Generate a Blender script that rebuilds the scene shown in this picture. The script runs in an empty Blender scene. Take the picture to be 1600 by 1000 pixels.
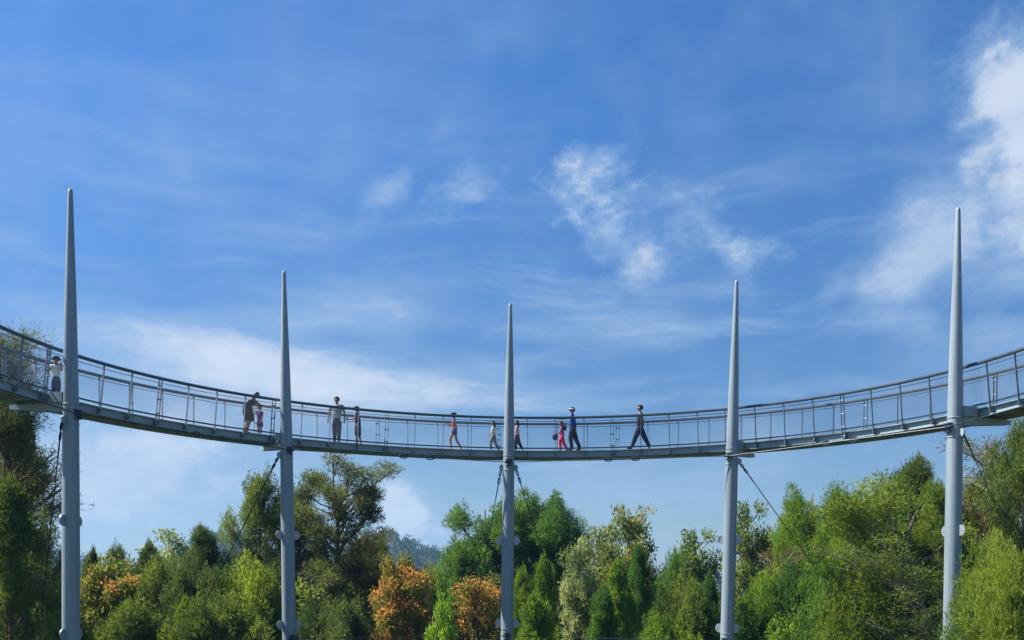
import bpy, bmesh, math, random
import numpy as np
from mathutils import Vector, Matrix, Quaternion
PI = math.pi
R_ = math.radians
SC = bpy.context.scene
COL = SC.collection

# ------------------------------------------------------------------ camera
F = 1496.0            # focal length in pixels of the 1600 x 1000 photograph
HY = 913.0            # pixel row of the horizon at the picture's middle
ROLL = 0.0089
EYE = 6.0             # camera height above the ground of the ring
cd = bpy.data.cameras.new('camera')
cam = bpy.data.objects.new('camera', cd)
COL.objects.link(cam)
cd.sensor_width = 36.0
cd.lens = 36.0 * F / 1600.0
cd.shift_y = (HY - 500.0) / 1600.0
cd.clip_start = 0.1
cd.clip_end = 20000.0
cam.location = (0, 0, EYE)
cam.rotation_euler = (Matrix.Rotation(PI / 2, 3, 'X') @ Matrix.Rotation(ROLL, 3, 'Z')).to_euler()
SC.camera = cam

# ------------------------------------------------------------------ light
SUN_AZ, SUN_EL = R_(-82), R_(50)      # azimuth from +Y, clockwise
sv = Vector((math.sin(SUN_AZ) * math.cos(SUN_EL), math.cos(SUN_AZ) * math.cos(SUN_EL), math.sin(SUN_EL)))
sl = bpy.data.lights.new('sun', 'SUN')
sl.energy = 4.2
sl.angle = R_(0.5)
sl.color = (1.0, 0.95, 0.87)
so = bpy.data.objects.new('sun', sl)
COL.objects.link(so)
so.rotation_euler = sv.to_track_quat('Z', 'Y').to_euler()
so.location = (0, 0, 60)
SC.view_settings.view_transform = 'Standard'
SC.view_settings.look = 'None'
SC.view_settings.exposure = 1.25
SC.view_settings.gamma = 1.0
SC.cycles.max_bounces = 6
SC.cycles.diffuse_bounces = 3
SC.cycles.transmission_bounces = 4
SC.cycles.transparent_max_bounces = 8
SC.cycles.volume_bounces = 0


def at(px, py, Y):
    """world point seen at pixel (px, py) of the photograph, Y metres ahead"""
    dx, dy = px - 800.0, py - HY
    dx, dy = dx + ROLL * dy, dy - ROLL * dx
    return Vector((dx / F * Y, Y, EYE - dy / F * Y))


# ------------------------------------------------------------------ node helper
class NB:
    def __init__(s, tree):
        s.t = tree
        s.n = tree.nodes
        s.l = tree.links

    def node(s, kind, **kw):
        nd = s.n.new(kind)
        for k, v in kw.items():
            setattr(nd, k, v)
        return nd

    def put(s, sock, v):
        if isinstance(v, bpy.types.NodeSocket):
            s.l.new(v, sock)
        elif v is not None:
            sock.default_value = v

    def m(s, op, a, b=None, c=None, clamp=False):
        nd = s.node('ShaderNodeMath', operation=op)
        nd.use_clamp = clamp
        for i, v in enumerate((a, b, c)):
            s.put(nd.inputs[i], v)
        return nd.outputs[0]

    def smooth(s, v, lo, hi, a=0.0, b=1.0):
        nd = s.node('ShaderNodeMapRange', interpolation_type='SMOOTHSTEP')
        for i, x in enumerate((v, lo, hi, a, b)):
            s.put(nd.inputs[i], x)
        return nd.outputs[0]

    def lin(s, v, lo, hi, a=0.0, b=1.0):
        nd = s.node('ShaderNodeMapRange')
        for i, x in enumerate((v, lo, hi, a, b)):
            s.put(nd.inputs[i], x)
        return nd.outputs[0]

    def noise(s, vec, scale, detail=6.0, rough=0.55, dist=0.0):
        nd = s.node('ShaderNodeTexNoise')
        if vec is not None:
            s.l.new(vec, nd.inputs['Vector'])
        nd.inputs['Scale'].default_value = scale
        nd.inputs['Detail'].default_value = detail
        nd.inputs['Roughness'].default_value = rough
        nd.inputs['Distortion'].default_value = dist
        return nd

    def mapping(s, vec, loc=(0, 0, 0), rot=(0, 0, 0), scale=(1, 1, 1)):
        nd = s.node('ShaderNodeMapping')
        s.l.new(vec, nd.inputs[0])
        nd.inputs[1].default_value = loc
        nd.inputs[2].default_value = rot
        nd.inputs[3].default_value = scale
        return nd.outputs[0]

    def mix(s, fac, a, b, blend='MIX'):
        nd = s.node('ShaderNodeMix', data_type='RGBA', blend_type=blend)
        s.put(nd.inputs[0], fac)
        s.put(nd.inputs[6], a)
        s.put(nd.inputs[7], b)
        return nd.outputs[2]


# ------------------------------------------------------------------ sky
W = bpy.data.worlds.new('World')
SC.world = W
W.use_nodes = True
W.node_tree.nodes.clear()
b = NB(W.node_tree)
sky = b.node('ShaderNodeTexSky')
sky.sky_type = 'NISHITA'
sky.sun_disc = False
sky.sun_elevation = SUN_EL
sky.sun_rotation = SUN_AZ % (2 * PI)
sky.altitude = 700
sky.air_density = 1.0
sky.dust_density = 0.6
sky.ozone_density = 2.5
tc = b.node('ShaderNodeTexCoord')
sx = b.node('ShaderNodeSeparateXYZ')
b.l.new(tc.outputs['Generated'], sx.inputs[0])
az = b.m('ARCTAN2', sx.outputs[0], sx.outputs[1])
el = b.m('ARCSINE', sx.outputs[2])
cx = b.node('ShaderNodeCombineXYZ')
b.put(cx.inputs[0], az)
b.put(cx.inputs[1], el)
P = cx.outputs[0]


def azel(px, py):
    d = (at(px, py, 1.0) - Vector((0, 0, EYE))).normalized()
    return math.atan2(d.x, d.y), math.asin(d.z)


wn = b.noise(P, 7.0, 4.0)
wv = b.node('ShaderNodeVectorMath', operation='SUBTRACT')
b.l.new(wn.outputs['Color'], wv.inputs[0])
wv.inputs[1].default_value = (0.5, 0.5, 0.5)
ws = b.node('ShaderNodeVectorMath', operation='SCALE')
b.l.new(wv.outputs[0], ws.inputs[0])
ws.inputs['Scale'].default_value = 0.045
wa = b.node('ShaderNodeVectorMath', operation='ADD')
b.l.new(P, wa.inputs[0])
b.l.new(ws.outputs[0], wa.inputs[1])
PW = wa.outputs[0]
fbm = b.noise(b.mapping(PW, rot=(0, 0, R_(-32)), scale=(1.0, 1.5, 1)), 19.0, 12.0, 0.66).outputs[0]
puff = b.noise(PW, 9.0, 10.0, 0.55).outputs[0]
crisp = b.m('ADD', b.m('MULTIPLY', puff, 0.55), b.m('MULTIPLY', fbm, 0.45))
streak = b.noise(b.mapping(PW, rot=(0, 0, R_(14)), scale=(3.2, 15.0, 1)), 1.0, 9.0, 0.6).outputs[0]
streak2 = b.noise(b.mapping(PW, loc=(3, 7, 0), rot=(0, 0, R_(-8)), scale=(4.0, 30.0, 1)), 1.0, 9.0, 0.62).outputs[0]


def blob(px, py, rx, ry, rot=0.0):
    a0, e0 = azel(px, py)
    c, s_ = math.cos(R_(rot)), math.sin(R_(rot))
    dx = b.m('SUBTRACT', az, a0)
    dy = b.m('SUBTRACT', el, e0)
    u = b.m('DIVIDE', b.m('ADD', b.m('MULTIPLY', dx, c), b.m('MULTIPLY', dy, s_)), rx / F)
    v = b.m('DIVIDE', b.m('SUBTRACT', b.m('MULTIPLY', dy, c), b.m('MULTIPLY', dx, s_)), ry / F)
    r = b.m('SQRT', b.m('ADD', b.m('MULTIPLY', u, u), b.m('MULTIPLY', v, v)))
    return b.m('SUBTRACT', 1.0, r)


layers = []


def cloud(px, py, rx, ry, rot, field, k, lo, hi, alpha):
    e = blob(px, py, rx, ry, rot)
    v = b.m('ADD', field, b.m('MULTIPLY', b.m('SUBTRACT', e, 0.5), k))
    layers.append(b.m('MULTIPLY', b.smooth(v, lo, hi), alpha))


# wisps in the middle
cloud(925, 285, 150, 110, 20, fbm, 0.70, 0.44, 0.86, 0.76)
cloud(960, 370, 190, 110, -55, fbm, 0.62, 0.44, 0.88, 0.58)
cloud(1005, 430, 130, 90, 0, fbm, 0.62, 0.44, 0.88, 0.36)
cloud(1110, 360, 230, 85, -32, fbm, 0.62, 0.44, 0.88, 0.62)
cloud(1160, 400, 110, 65, -40, fbm, 0.55, 0.42, 0.95, 0.45)
cloud(605, 300, 120, 62, 42, fbm, 0.66, 0.44, 0.88, 0.46)
cloud(725, 295, 150, 70, 22, fbm, 0.66, 0.46, 0.90, 0.52)
cloud(680, 215, 90, 40, 40, fbm, 0.55, 0.46, 1.05, 0.28)
cloud(290, 270, 130, 60, -45, fbm, 0.5, 0.42, 1.1, 0.30)
cloud(620, 480, 110, 60, 0, fbm, 0.5, 0.42, 1.05, 0.4)
# the tall bright cloud at the right
cloud(1605, 160, 165, 200, 14, crisp, 0.72, 0.38, 0.66, 0.78)
cloud(1560, 130, 90, 100, 0, crisp, 0.8, 0.42, 0.75, 0.50)
cloud(1590, 270, 170, 190, 24, puff, 0.85, 0.40, 0.88, 0.61)
cloud(1460, 395, 250, 140, 24, crisp, 0.75, 0.32, 0.78, 0.70)
cloud(1590, 420, 170, 130, 10, crisp, 0.7, 0.38, 0.92, 0.6)
cloud(1570, 530, 320, 95, 8, puff, 0.7, 0.42, 1.05, 0.5)
# low bank behind the trees
cloud(628, 800, 115, 95, -42, crisp, 0.62, 0.40, 0.74, 0.80)
cloud(690, 830, 110, 50, -25, crisp, 0.55, 0.42, 0.9, 0.5)
cloud(230, 700, 300, 60, 4, streak2, 0.6, 0.40, 0.95, 0.45)
cloud(880, 620, 420, 60, 5, streak2, 0.6, 0.42, 0.95, 0.5)
cloud(690, 615, 110, 45, 6, crisp, 0.55, 0.42, 0.95, 0.5)
band = b.m('MULTIPLY', b.smooth(el, 0.06, 0.16), b.smooth(el, 0.52, 0.30))
layers.append(b.m('MULTIPLY', b.m('MULTIPLY', b.smooth(streak2, 0.46, 0.80), band), 0.42))
layers.append(b.m('MULTIPLY', b.smooth(puff, 0.40, 0.85), 0.24))
# pale sheet low on the left
cloud(360, 575, 620, 100, -5, streak, 0.8, 0.30, 0.85, 0.80)
cloud(420, 560, 420, 55, -6, crisp, 0.6, 0.36, 0.85, 0.5)
cloud(180, 740, 700, 240, 0, crisp, 0.75, 0.26, 0.85, 0.72)
cloud(690, 600, 480, 110, 3, streak, 0.7, 0.40, 1.0, 0.66)
cloud(560, 480, 620, 150, 10, streak, 0.7, 0.44, 1.1, 0.6)
cloud(960, 500, 480, 130, 6, streak2, 0.65, 0.42, 1.05, 0.55)
cloud(950, 770, 620, 130, 0, streak2, 0.7, 0.42, 0.95, 0.52)
cloud(1180, 720, 300, 120, 10, puff, 0.7, 0.40, 1.1, 0.45)
# thin high veil
cloud(560, 120, 760, 280, 20, streak, 0.55, 0.36, 1.2, 0.27)
cloud(320, 290, 520, 190, -20, streak, 0.6, 0.38, 1.15, 0.27)
cloud(20, 370, 90, 45, 0, fbm, 0.5, 0.4, 1.1, 0.4)
cloud(1250, 250, 520, 150, 25, streak, 0.55, 0.44, 1.2, 0.20)
inv = None
for d in layers:
    k = b.m('SUBTRACT', 1.0, d)
    inv = k if inv is None else b.m('MULTIPLY', inv, k)
dens = b.m('SUBTRACT', 1.0, inv)
skyc = b.node('ShaderNodeHueSaturation')
skyc.inputs['Hue'].default_value = 0.507
skyc.inputs['Saturation'].default_value = 1.31
b.l.new(sky.outputs[0], skyc.inputs['Color'])
b.put(skyc.inputs['Value'], b.smooth(el, 0.02, 0.52, 0.66, 1.15))     # the low sky is deep blue too
ccol = b.mix(b.smooth(b.m('ADD', dens, b.m('MULTIPLY', b.m('SUBTRACT', fbm, 0.5), 0.6)), 0.40, 0.98), (2.9, 4.1, 5.6, 1), (4.9, 5.5, 6.4, 1))
c2 = b.mix(dens, skyc.outputs[0], ccol)
bg = b.node('ShaderNodeBackground')
b.l.new(c2, bg.inputs[0])
bg.inputs[1].default_value = 0.060
wo = b.node('ShaderNodeOutputWorld')
b.l.new(bg.outputs[0], wo.inputs[0])


# ------------------------------------------------------------------ materials
def mat_new(name):
    m = bpy.data.materials.new(name)
    m.use_nodes = True
    m.node_tree.nodes.clear()
    return m, NB(m.node_tree)


def pmat(name, col, rough=0.6, metal=0.0, var=0.12, scale=6.0, stretch=(1, 1, 1), spec=0.5, bump=0.0):
    m, n = mat_new(name)
    o = n.node('ShaderNodeOutputMaterial')
    p = n.node('ShaderNodeBsdfPrincipled')
    n.l.new(p.outputs[0], o.inputs[0])
    t = n.node('ShaderNodeTexCoord')
    v = n.mapping(t.outputs['Object'], scale=stretch)
    ns = n.noise(v, scale, 7.0, 0.6)
    k = n.lin(ns.outputs[0], 0.3, 0.7, 1 - var, 1 + var)
    mul = n.node('ShaderNodeVectorMath', operation='SCALE')
    mul.inputs[0].default_value = col
    n.put(mul.inputs['Scale'], k)
    n.l.new(mul.outputs[0], p.inputs['Base Color'])
    n.put(p.inputs['Roughness'], n.lin(ns.outputs[0], 0.3, 0.7, max(rough - 0.1, 0.05), min(rough + 0.1, 1)))
    p.inputs['Metallic'].default_value = metal
    p.inputs['Specular IOR Level'].default_value = spec
    if bump:
        bp = n.node('ShaderNodeBump')
        bp.inputs['Strength'].default_value = bump
        n.put(bp.inputs['Height'], ns.outputs[0])
        n.l.new(bp.outputs[0], p.inputs['Normal'])
    return m


def leaf_mat(name, c1, c2, trans=0.46, rough=0.55):
    """c1..c2 by the leaf's own tint"""
    m, n = mat_new(name)
    o = n.node('ShaderNodeOutputMaterial')
    a = n.node('ShaderNodeAttribute', attribute_name='tint')
    col = n.mix(a.outputs['Fac'], c1 + (1,), c2 + (1,))
    p = n.node('ShaderNodeBsdfPrincipled')
    n.l.new(col, p.inputs['Base Color'])
    p.inputs['Roughness'].default_value = rough
    p.inputs['Specular IOR Level'].default_value = 0.18
    tr = n.node('ShaderNodeBsdfTranslucent')
    n.l.new(n.mix(1.0, col, (1.35, 1.3, 0.7, 1), 'MULTIPLY'), tr.inputs[0])
    mx = n.node('ShaderNodeMixShader')
    mx.inputs[0].default_value = trans
    n.l.new(p.outputs[0], mx.inputs[1])
    n.l.new(tr.outputs[0], mx.inputs[2])
    n.l.new(mx.outputs[0], o.inputs[0])
    return m


M = {}
M['mast'] = pmat('mast_paint', (0.235, 0.295, 0.335), 0.5, 0.0, 0.22, 2.2, (2.2, 2.2, 0.10))
M['beam'] = pmat('beam_paint', (0.27, 0.35, 0.39), 0.5, 0.0, 0.14, 2.0)
M['dark'] = pmat('dark_steel', (0.035, 0.052, 0.075), 0.45, 0.3, 0.15, 4.0)
M['post'] = pmat('post_steel', (0.15, 0.205, 0.26), 0.45, 0.2, 0.12, 4.0)
M['mesh'] = pmat('mesh_wire', (0.25, 0.28, 0.31), 0.6, 0.0, 0.08, 4.0, (1, 1, 1), .2)
M['rail'] = pmat('rail_steel', (0.065, 0.092, 0.118), 0.42, 0.2, 0.15, 3.0)
M['deckm'] = pmat('deck_grating', (0.30, 0.31, 0.27), 0.8, 0.0, 0.2, 5.0)
M['cable'] = pmat('steel_cable', (0.05, 0.056, 0.065), 0.45, 0.5, 0.1, 8.0)
M['galv'] = pmat('galvanised_steel', (0.34, 0.38, 0.41), 0.4, 0.4, 0.12, 5.0)
M['bark'] = pmat('grey_bark', (0.17, 0.135, 0.105), 0.9, 0, 0.35, 9.0, (1, 1, 0.3), 0.2)
M['bark_pale'] = pmat('pale_bark', (0.38, 0.32, 0.26), 0.9, 0, 0.3, 9.0, (1, 1, 0.3), 0.2)
M['soil'] = pmat('forest_soil', (0.07, 0.075, 0.035), 0.95, 0, 0.4, 0.6, (1, 1, 1), 0.1)

LEAF = {
    'olive': leaf_mat('olive_needles', (0.068, 0.112, 0.030), (0.200, 0.262, 0.055)),
    'dark': leaf_mat('dark_needles', (0.052, 0.095, 0.040), (0.145, 0.195, 0.060)),
    'deep': leaf_mat('deep_green_needles', (0.055, 0.140, 0.036), (0.160, 0.290, 0.050)),
    'bright': leaf_mat('bright_needles', (0.090, 0.190, 0.028), (0.260, 0.370, 0.045)),
    'yellow': leaf_mat('yellow_green_needles', (0.100, 0.175, 0.028), (0.290, 0.360, 0.048)),
    'bronze': leaf_mat('bronze_needles', (0.070, 0.085, 0.036), (0.160, 0.185, 0.060)),
    'brown': leaf_mat('brown_green_needles', (0.150, 0.105, 0.050), (0.170, 0.200, 0.055)),
    'broad': leaf_mat('broad_green_leaves', (0.075, 0.145, 0.035), (0.270, 0.320, 0.080)),
    'gold': leaf_mat('golden_green_leaves', (0.120, 0.185, 0.042), (0.400, 0.370, 0.090)),
    'pale': leaf_mat('pale_green_leaves', (0.150, 0.230, 0.085), (0.440, 0.480, 0.250)),
    'lime': leaf_mat('lime_leaves', (0.140, 0.270, 0.030), (0.330, 0.500, 0.050)),
    'orange': leaf_mat('orange_tipped_leaves', (0.150, 0.200, 0.050), (0.860, 0.350, 0.130)),
    'rosy': leaf_mat('red_tipped_leaves', (0.160, 0.250, 0.050), (0.760, 0.280, 0.140)),
    'far': leaf_mat('far_forest_leaves', (0.032, 0.070, 0.026), (0.090, 0.135, 0.042), 0.2),
    'under': leaf_mat('undergrowth_leaves', (0.060, 0.100, 0.028), (0.150, 0.190, 0.045)),
}


# ------------------------------------------------------------------ mesh helpers
class MB:
    """collects vertices and faces for one mesh"""
    def __init__(s):
        s.v = []
        s.f = []

    def tube(s, pts, rad, n=8, cap=True, squash=None, up=None):
        pts = [Vector(p) for p in pts]
        if not isinstance(rad, (list, tuple)):
            rad = [rad] * len(pts)
        base = len(s.v)
        ref = None
        for i, p in enumerate(pts):
            t = (pts[min(i + 1, len(pts) - 1)] - pts[max(i - 1, 0)])
            t = t.normalized() if t.length > 1e-9 else Vector((0, 0, 1))
            if up is not None:
                ref = Vector(up)
            elif ref is None:
                ref = Vector((0, 0, 1)) if abs(t.z) < 0.9 else Vector((1, 0, 0))
            a = t.cross(ref)
            a = a.normalized() if a.length > 1e-6 else t.orthogonal().normalized()
            c = a.cross(t).normalized()
            ref = c
            for k in range(n):
                q = 2 * PI * k / n
                ca, cs = math.cos(q), math.sin(q)
                s.v.append(tuple(p + a * (rad[i] * ca) + c * (rad[i] * cs)))
        for i in range(len(pts) - 1):
            for k in range(n):
                a0 = base + i * n + k
                a1 = base + i * n + (k + 1) % n
                s.f.append((a0, a1, a1 + n, a0 + n))
        if cap:
            s.f.append(tuple(base + k for k in range(n))[::-1])
            s.f.append(tuple(base + (len(pts) - 1) * n + k for k in range(n)))
        return s

    def sweep(s, frames, prof, close=True):
        """frames: list of (origin, side, up); prof: list of (a, b) closed outline"""
        base = len(s.v)
        n = len(prof)
        for o, a, c in frames:
            for (x, z) in prof:
                s.v.append(tuple(o + a * x + c * z))
        for i in range(len(frames) - 1):
            for k in range(n):
                a0 = base + i * n + k
                a1 = base + i * n + (k + 1) % n
                s.f.append((a0, a1, a1 + n, a0 + n))
        s.f.append(tuple(base + k for k in range(n))[::-1])
        s.f.append(tuple(base + (len(frames) - 1) * n + k for k in range(n)))
        return s

    def box(s, o, ax, ay, az_):
        """centre o and three half vectors"""
        o, ax, ay, az_ = map(Vector, (o, ax, ay, az_))
        base = len(s.v)
        for sx_ in (-1, 1):
            for sy_ in (-1, 1):
                for sz_ in (-1, 1):
                    s.v.append(tuple(o + ax * sx_ + ay * sy_ + az_ * sz_))
        for f in ((0, 1, 3, 2), (4, 6, 7, 5), (0, 4, 5, 1), (2, 3, 7, 6), (0, 2, 6, 4), (1, 5, 7, 3)):
            s.f.append(tuple(base + i for i in f))
        return s

    def ball(s, c, r, n=10, m=7, sc=(1, 1, 1)):
        base = len(s.v)
        c = Vector(c)
        for j in range(m + 1):
            th = PI * j / m
            for i in range(n):
                ph = 2 * PI * i / n
                s.v.append((c.x + r * sc[0] * math.sin(th) * math.cos(ph), c.y + r * sc[1] * math.sin(th) * math.sin(ph), c.z + r * sc[2] * math.cos(th)))
        for j in range(m):
            for i in range(n):
                a0 = base + j * n + i
                a1 = base + j * n + (i + 1) % n
                s.f.append((a0, a0 + n, a1 + n, a1))
        return s

    def disc(s, c, nrm, r, thick, n=18):
        nrm = Vector(nrm).normalized()
        c = Vector(c)
        s.tube([c - nrm * thick / 2, c + nrm * thick / 2], r, n)
        return s

    def loop(s, c, u, v, a, bb, r, n=16):
        """a closed oblong ring: half length a along u, half width bb along v"""
        c, u, v = Vector(c), Vector(u).normalized(), Vector(v).normalized()
        pts = [c + u * (a * math.cos(2 * PI * i / n)) + v * (bb * math.sin(2 * PI * i / n)) for i in range(n + 1)]
        s.tube(pts, r, 6, cap=False, up=u.cross(v))
        return s

    def build(s, name, m, parent=None, smooth=False):
        me = bpy.data.meshes.new(name)
        me.from_pydata(s.v, [], s.f)
        me.update()
        if smooth:
            me.polygons.foreach_set('use_smooth', [True] * len(me.polygons))
        if m is not None:
            me.materials.append(m)
        o = bpy.data.objects.new(name, me)
        COL.objects.link(o)
        if parent is not None:
            o.parent = parent
            o.matrix_parent_inverse = parent.matrix_basis.inverted()
        return o


def tag(o, label=None, cat=None, group=None, kind=None):
    if label:
        o['label'] = label
    if cat:
        o['category'] = cat
    if group:
        o['group'] = group
    if kind:
        o['kind'] = kind
    return o


def empty(name, loc=(0, 0, 0), rz=0.0):
    o = bpy.data.objects.new(name, None)
    COL.objects.link(o)
    o.empty_display_size = 0.3
    o.location = loc
    o.rotation_euler = (0, 0, rz)
    o.matrix_basis = Matrix.LocRotScale(Vector(loc), Quaternion((0, 0, 1), rz), Vector((1, 1, 1)))
    return o


# ------------------------------------------------------------------ terrain
def terrain(x, y):
    x = np.asarray(x, float)
    y = np.asarray(y, float)
    z = 4.3 * np.exp(-((x / 16.0) ** 2 + ((y + 4) / 13.0) ** 2))
    z = z + 0.35 * np.sin(x * 0.21 + 1.3) * np.cos(y * 0.17) + 0.2 * np.sin(x * 0.53 + y * 0.4)
    far = np.clip((np.hypot(x, y - 20) - 75.0) / 240.0, 0, 1)
    z = z - 34.0 * far * far * (3 - 2 * far)
    def ridge(x0, y0, sx_, sy_, h):
        return h * np.exp(-((x - x0) / sx_) ** 2 - ((y - y0) / sy_) ** 2)
    z = z + ridge(-102, 720, 50, 90, 70) + ridge(-225, 760, 62, 120, 70) + ridge(-20, 780, 52, 120, 58)
    z = z + ridge(160, 900, 160, 160, 40) + ridge(-420, 900, 150, 200, 60) + ridge(520, 1000, 240, 200, 55)
    z = z + 3.0 * np.sin(x * 0.031) * np.sin(y * 0.027) * far
    return z


def tz(x, y):
    return float(terrain(x, y))


xs = np.sinh(np.linspace(-1, 1, 201) * 5.2) / math.sinh(5.2) * 1500.0
ys = np.concatenate([np.linspace(-1100, -70, 24), np.linspace(-60, 130, 96), 130 + 1770 * (np.arange(1, 82) / 81.0) ** 1.5])
gx, gy = np.meshgrid(xs, ys)
gz = terrain(gx, gy)
vs = np.stack([gx, gy, gz], -1).reshape(-1, 3)
idx = np.arange(gx.size).reshape(gx.shape)
fs = np.stack([idx[:-1, :-1], idx[:-1, 1:], idx[1:, 1:], idx[1:, :-1]], -1).reshape(-1, 4)


def np_mesh(name, v, f, m, tint=None, smooth=False):
    me = bpy.data.meshes.new(name)
    k = f.shape[1]
    me.vertices.add(len(v))
    me.vertices.foreach_set('co', np.ascontiguousarray(v, np.float32).ravel())
    me.loops.add(f.size)
    me.loops.foreach_set('vertex_index', np.ascontiguousarray(f, np.int32).ravel())
    me.polygons.add(len(f))
    me.polygons.foreach_set('loop_start', np.arange(0, f.size, k, dtype=np.int32))
    me.polygons.foreach_set('loop_total', np.full(len(f), k, np.int32))
    if smooth:
        me.polygons.foreach_set('use_smooth', np.ones(len(f), bool))
    me.update(calc_edges=True)
    if tint is not None:
        at_ = me.attributes.new('tint', 'FLOAT', 'FACE')
        at_.data.foreach_set('value', np.ascontiguousarray(tint, np.float32))
    if m is not None:
        me.materials.append(m)
    return me


gr = bpy.data.objects.new('ground', np_mesh('ground', vs, fs, M['soil'], smooth=True))
COL.objects.link(gr)
tag(gr, kind='structure')

# ------------------------------------------------------------------ the ring walkway
RR = 14.17
XC, YC = 0.0262 * RR, 1.721 * RR
H_TOE = EYE + 0.3867 * RR
H_RAIL = H_TOE + 1.2
H_DECK = H_TOE - 0.07
H_BT = H_TOE - 0.10
H_BB = H_TOE - 0.345
WID = 1.25
QA = RR * PI / 2


def ring(s, o):
    """point on the plan curve: s metres along from the ring's far point, o metres outwards"""
    if abs(s) <= QA:
        ph = s / RR
        return Vector((XC + (RR + o) * math.sin(ph), YC + (RR + o) * math.cos(ph), 0))
    sg = 1 if s > 0 else -1
    return Vector((XC + sg * (RR + o), YC - (abs(s) - QA), 0))


def outw(s):
    return (ring(s, 1.0) - ring(s, 0.0)).normalized()


SEND = QA + 17.0
SPOST = QA + 5.5       # posts of their own as far as the photograph can see them
SS = [(-SEND + i * (2 * SEND) / 120) for i in range(121)]
UP = Vector((0, 0, 1))


def frames(s0, s1, o, h, n, lean=0.0):
    r = []
    for i in range(n + 1):
        s = s0 + (s1 - s0) * i / n
        a = outw(s)
        r.append((ring(s, o) + UP * h, a, UP))
    return r


walk = empty('walkway', (XC, YC, 0))
tag(walk, 'curved grey steel skywalk with mesh railings hung from the tall tapered masts', 'walkway')


def rect(w, h, x=0, z=0):
    return [(x - w / 2, z - h / 2), (x + w / 2, z - h / 2), (x + w / 2, z + h / 2), (x - w / 2, z + h / 2)]


# deck of planks on joists
mb = MB()
mb.sweep(frames(-SEND, SEND, WID / 2, H_DECK - 0.025, 160), rect(WID - 0.236, 0.05))
mb.build('deck', M['deckm'], walk)
for o in (0.0, WID):
    sgn = 1 if o == 0 else -1
    prof = [(x * sgn, z) for x, z in ((0, H_BT - .02), (.10, H_BT - .02), (.10, H_BB + .02), (.05, H_BB + .02), (.05, H_BB), (.114, H_BB), (.114, H_BT), (0, H_BT))]
    mb = MB()
    mb.sweep(frames(-SEND, SEND, o, 0, 120), prof if sgn > 0 else prof[::-1])
    mb.build('edge_beam', M['beam'], walk)
LEAN_IN = -0.17        # the inner railing leans over the middle of the ring
NPOST = 45
S0 = -3.8 * PI / 180 * RR
DS = 18.47 * PI / 180 * RR / 4


def rail_pt(s, side, t):
    """t 0..1 from the beam's foot to the handrail"""
    h = H_BB + 0.03 + (H_RAIL - H_BB - 0.03) * t
    if side == 0:
        return ring(s, -0.03 + LEAN_IN * t) + UP * h
    return ring(s, WID + 0.03 + 0.02 * t) + UP * h


for side in (0, 1):
    o = -0.03 + LEAN_IN if side == 0 else WID + 0.05
    MB().sweep(frames(-SEND, SEND, o, H_RAIL, 150), [(-.05, -.02), (-.03, -.05), (.03, -.05), (.05, -.02), (.05, .025), (.03, .045), (-.03, .045), (-.05, .025)]).build('handrail', M['rail'], walk)
    tt = (H_TOE - H_BB) / (H_RAIL - H_BB)
    o2 = -0.03 + LEAN_IN * tt + 0.035 if side == 0 else WID + 0.005
    MB().sweep(frames(-SEND, SEND, o2, H_TOE, 150), rect(0.035, 0.05)).build('toe_rail', M['dark'], walk)
    o3 = -0.03 + LEAN_IN * 0.93 + 0.03 if side == 0 else WID + 0.01
    MB().sweep(frames(-SEND, SEND, o3, H_RAIL - 0.14, 150), rect(0.014, 0.018)).build('tension_wire', M['dark'], walk)

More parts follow.
